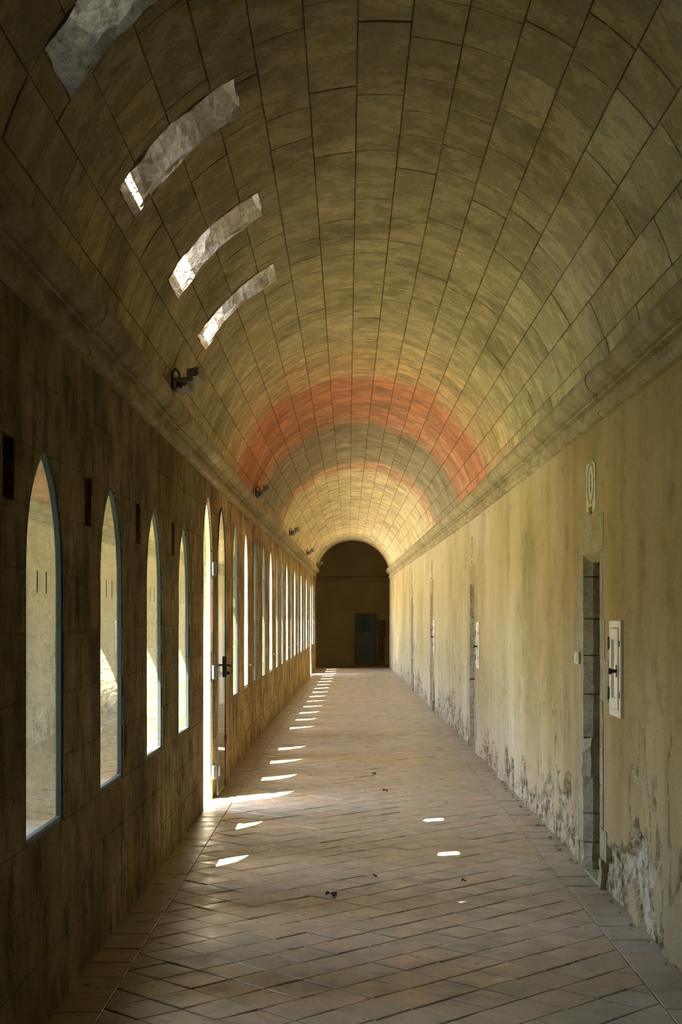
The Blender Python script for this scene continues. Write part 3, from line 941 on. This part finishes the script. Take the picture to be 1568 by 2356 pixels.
for a, b in ((-4.1, arc[0][0]), (arc[-1][0], 4.1)):
    m.add([(a, YE+.01, -.05), (b, YE+.01, -.05), (b, YE+.01, 4.55), (a, YE+.01, 4.55)], [(0, 1, 2, 3)])
tag(m.build('cross_passage', 'dark_plaster'), 'dark cross passage beyond the arch at the far end', 'passage', kind='structure')
m = MB()
L = [(0, 2.74), (.03, 2.75), (.04, 2.79), (.03, 2.81), (.03, 2.84), (.07, 2.87), (.075, 2.92), (.05, 2.94), (0, 2.95)]
m.loft([[(xx, YBK-o, z) for o, z in L] for xx in (-4, 4)], True, True)
tag(m.build('trim_3', 'dark_plaster'), 'moulded band across the dim far wall', 'moulding', kind='structure')
# door with notices on the far wall
org = (.6, YBK, 0)
t_ = tag(empty('door_7', org), 'narrow dark glazed door with pinned notices in the far wall', 'door', kind='structure')
m = MB(); a, b, h = .29, .92, 1.66
m.box((a-.05, YBK-.03, .02), (a, YBK+.01, h+.05), .004); m.box((b, YBK-.03, .02), (b+.05, YBK+.01, h+.05), .004); m.box((a, YBK-.03, h), (b, YBK+.01, h+.05), .004); m.box((a-.05, YBK-.06, 0), (b+.05, YBK, .05), .004)
m.build('frame', 'brown_wood', t_, org)
m = MB(); m.box((a, YBK-.015, .06), (b, YBK+.005, h), .003); lf = m.build('door_leaf', 'door_steel', t_, org)
for (z0, z1, mt) in ((1.12, 1.64, 'blue_paper'), (.90, 1.10, 'pale_paper')):
    m = MB(); m.box((a+.03, YBK-.020, z0), (a+.45, YBK-.016, z1)); nt = m.build('notice', mt, lf, org)
    m = MB(); zz = z1-.06
    while zz > z0+.03: m.box((a+.06, YBK-.0215, zz-.012), (a+.06+random.uniform(.2, .34), YBK-.0202, zz)); zz -= .055
    m.build('printed_lines', 'print_ink', nt, org)
org = (1.13, YBK, 0)
t_ = tag(empty('wood_panel', org), 'brown wooden board standing against the far wall right of the notices', 'board')
m = MB(); m.box((1.0, YBK-.04, .02), (1.22, YBK-.005, 1.5), .004); m.build('board', 'brown_wood', t_, org)
m = MB(); m.box((1.225, YBK-.035, .9), (1.245, YBK-.01, 1.45), .002); m.build('dark_strip', 'black_iron', t_, org)

m = MB(); m.box((1.98, Y0-.3, -.1), (7.0, YE-.02, 3.4)); tag(m.build('cell_block', 'dark_plaster'), 'row of cells behind the plastered wall', 'building', kind='structure')
# wall behind the camera
m = MB(); m.box((-2.5, Y0-.3, -.1), (2.8, Y0, 4.6)); tag(m.build('wall_rear', 'dark_plaster'), 'plain wall closing the near end of the gallery', 'wall', kind='structure')

# ================================================================== OUTSIDE (lights the gallery)
m = MB(); m.add([(-60, -60, -.12), (xl(0)-TW+.0, -60, -.12), (xl(0)-TW+.0, 80, -.12), (-60, 80, -.12)], [(0, 1, 2, 3)])
tag(m.build('courtyard_ground', 'gravel'), 'sunlit pale gravel of the courtyard outside the windows', 'ground', kind='structure')
m = MB(); m.add([(-26, 3, -.10), (-1.72, 3, -.10), (-1.72, 14.5, -.10), (-26, 14.5, -.10)], [(0, 1, 2, 3)])
tag(m.build('courtyard_lawn', 'grass'), 'lawn in the courtyard outside the windows', 'lawn', kind='structure')
org = (-16, 2, 0)  # unseen wing, added to keep the sun off the nearest windows
t_ = tag(empty('shading_wing', org), 'unseen stone wing added to shade the nearest windows', 'building', kind='structure')
SH_Y, SH_H = 4.74, 9.2
m = MB(); m.box((-30, -10, -.12), (xl(0)-TW-.0, SH_Y-.35, SH_H-.5)); m.build('wing_wall', 'wing_render', t_, org)
m = MB(); m.loft([[(xx, yy, zz) for yy, zz in ((SH_Y, SH_H-.2), (SH_Y, SH_H), (-2.8, SH_H+2.6), (-10, SH_H), (-10, SH_H-.2))] for xx in (-30, xl(0)-TW+.3)], True, True)
m.build('wing_roof', 'outer_limestone', t_, org)
m = MB(); m.box((-32, -10, -.12), (-28, 70, 6.0)); tag(m.build('far_wing', 'outer_limestone'), 'opposite wing of the cloister across the lawn', 'building', kind='structure')
m = MB()  # unseen buttress, added to block the sun from two windows past the doorway
m.loft([[(xl(17.9)-TW-2.3, yy, -.12), (xl(17.9)-TW+.02, yy, -.12), (xl(17.9)-TW+.02, yy, 5.2), (xl(17.9)-TW-.8, yy, 5.2), (xl(17.9)-TW-2.3, yy, 4.2)] for yy in (17.55, 18.15)], True, True)
tag(m.build('buttress', 'outer_limestone'), 'unseen buttress added outside the window wall to shade two windows', 'buttress', kind='structure')

# ================================================================== SMALL THINGS ON THE FLOOR
def leafthing(x, y, s, lab, ang):
    m = MB(); n = 9; c, sn = math.cos(ang), math.sin(ang); L = []
    top = []; bot = []
    for k in range(n):
        t = k/(n-1); w = s*.32*math.sin(PI*t)**.8*(1+.3*math.sin(t*19)); u = (t-.5)*s
        zc = .004+.016*abs(math.sin(t*4+ang))*s/.06
        for side, lst in ((1, top), (-1, bot)):
            lx, ly = u, side*w
            lst.append((x+lx*c-ly*sn, y+lx*sn+ly*c, zc+(.012 if side > 0 else .002)*math.sin(PI*t)))
    mid = [((a[0]+b[0])/2, (a[1]+b[1])/2, min(a[2], b[2])) for a, b in zip(top, bot)]
    m.loft([top, mid, bot], False, False)
    m.loft([[(p[0], p[1], p[2]-.002) for p in bot], [(p[0], p[1], p[2]-.002) for p in mid], [(p[0], p[1], p[2]-.002) for p in top]], False, False)
    tag(m.build('dead_leaf', 'dead_leaf', None, (x, y, 0)), lab, 'leaf', 'dead leaves on the floor')
def fl(px, py):
    y = F_PX*EYE/(py-VPY); return (px-VPX)*y/F_PX, y
for (px, py, s, lab, a) in ((762, 2064, .085, 'largest curled dark leaf, lying in mid-floor foreground', .6), (862, 2019, .04, 'small dark leaf just beyond the largest leaf', 1.9),
                            (1066, 2030, .035, 'tiny dark leaf on the right half of the foreground floor', .2), (886, 1822, .06, 'dark leaf on the floor between the round light spot and doorway', 2.4),
                            (860, 1783, .06, 'farthest small dark leaf in the middle of the floor', .9)):
    x, y = fl(px, py); leafthing(x, y, s, lab, a)
for k in range(34):
    y = 5.6+k*.29+random.uniform(-.12, .12)
    if any(abs(y-d) < .5 for d in DOORS): continue
    x = xr(y)-random.uniform(.012, .05); s = random.uniform(.007, .018)
    V = []; F = []
    nn, mm = 6, 4
    for i in range(mm+1):
        th = PI*i/mm
        for j in range(nn):
            ph = 2*PI*j/nn; v = Vector((math.sin(th)*math.cos(ph), math.sin(th)*math.sin(ph)*1.3, math.cos(th)*.55))
            v *= 1+.35*mn.noise(v*2.1+Vector((k*3.1, 0, 0)))
            V.append((x+v.x*s, y+v.y*s, .55*s+.001+v.z*s))
    for i in range(mm):
        for j in range(nn): F.append((i*nn+j, i*nn+(j+1) % nn, (i+1)*nn+(j+1) % nn, (i+1)*nn+j))
    tag(mk('plaster_crumb', V, F, 'crumb', None, (x, y, 0)), 'crumb of fallen plaster at the foot of the peeling wall', 'crumb', 'plaster crumbs along the peeling wall')
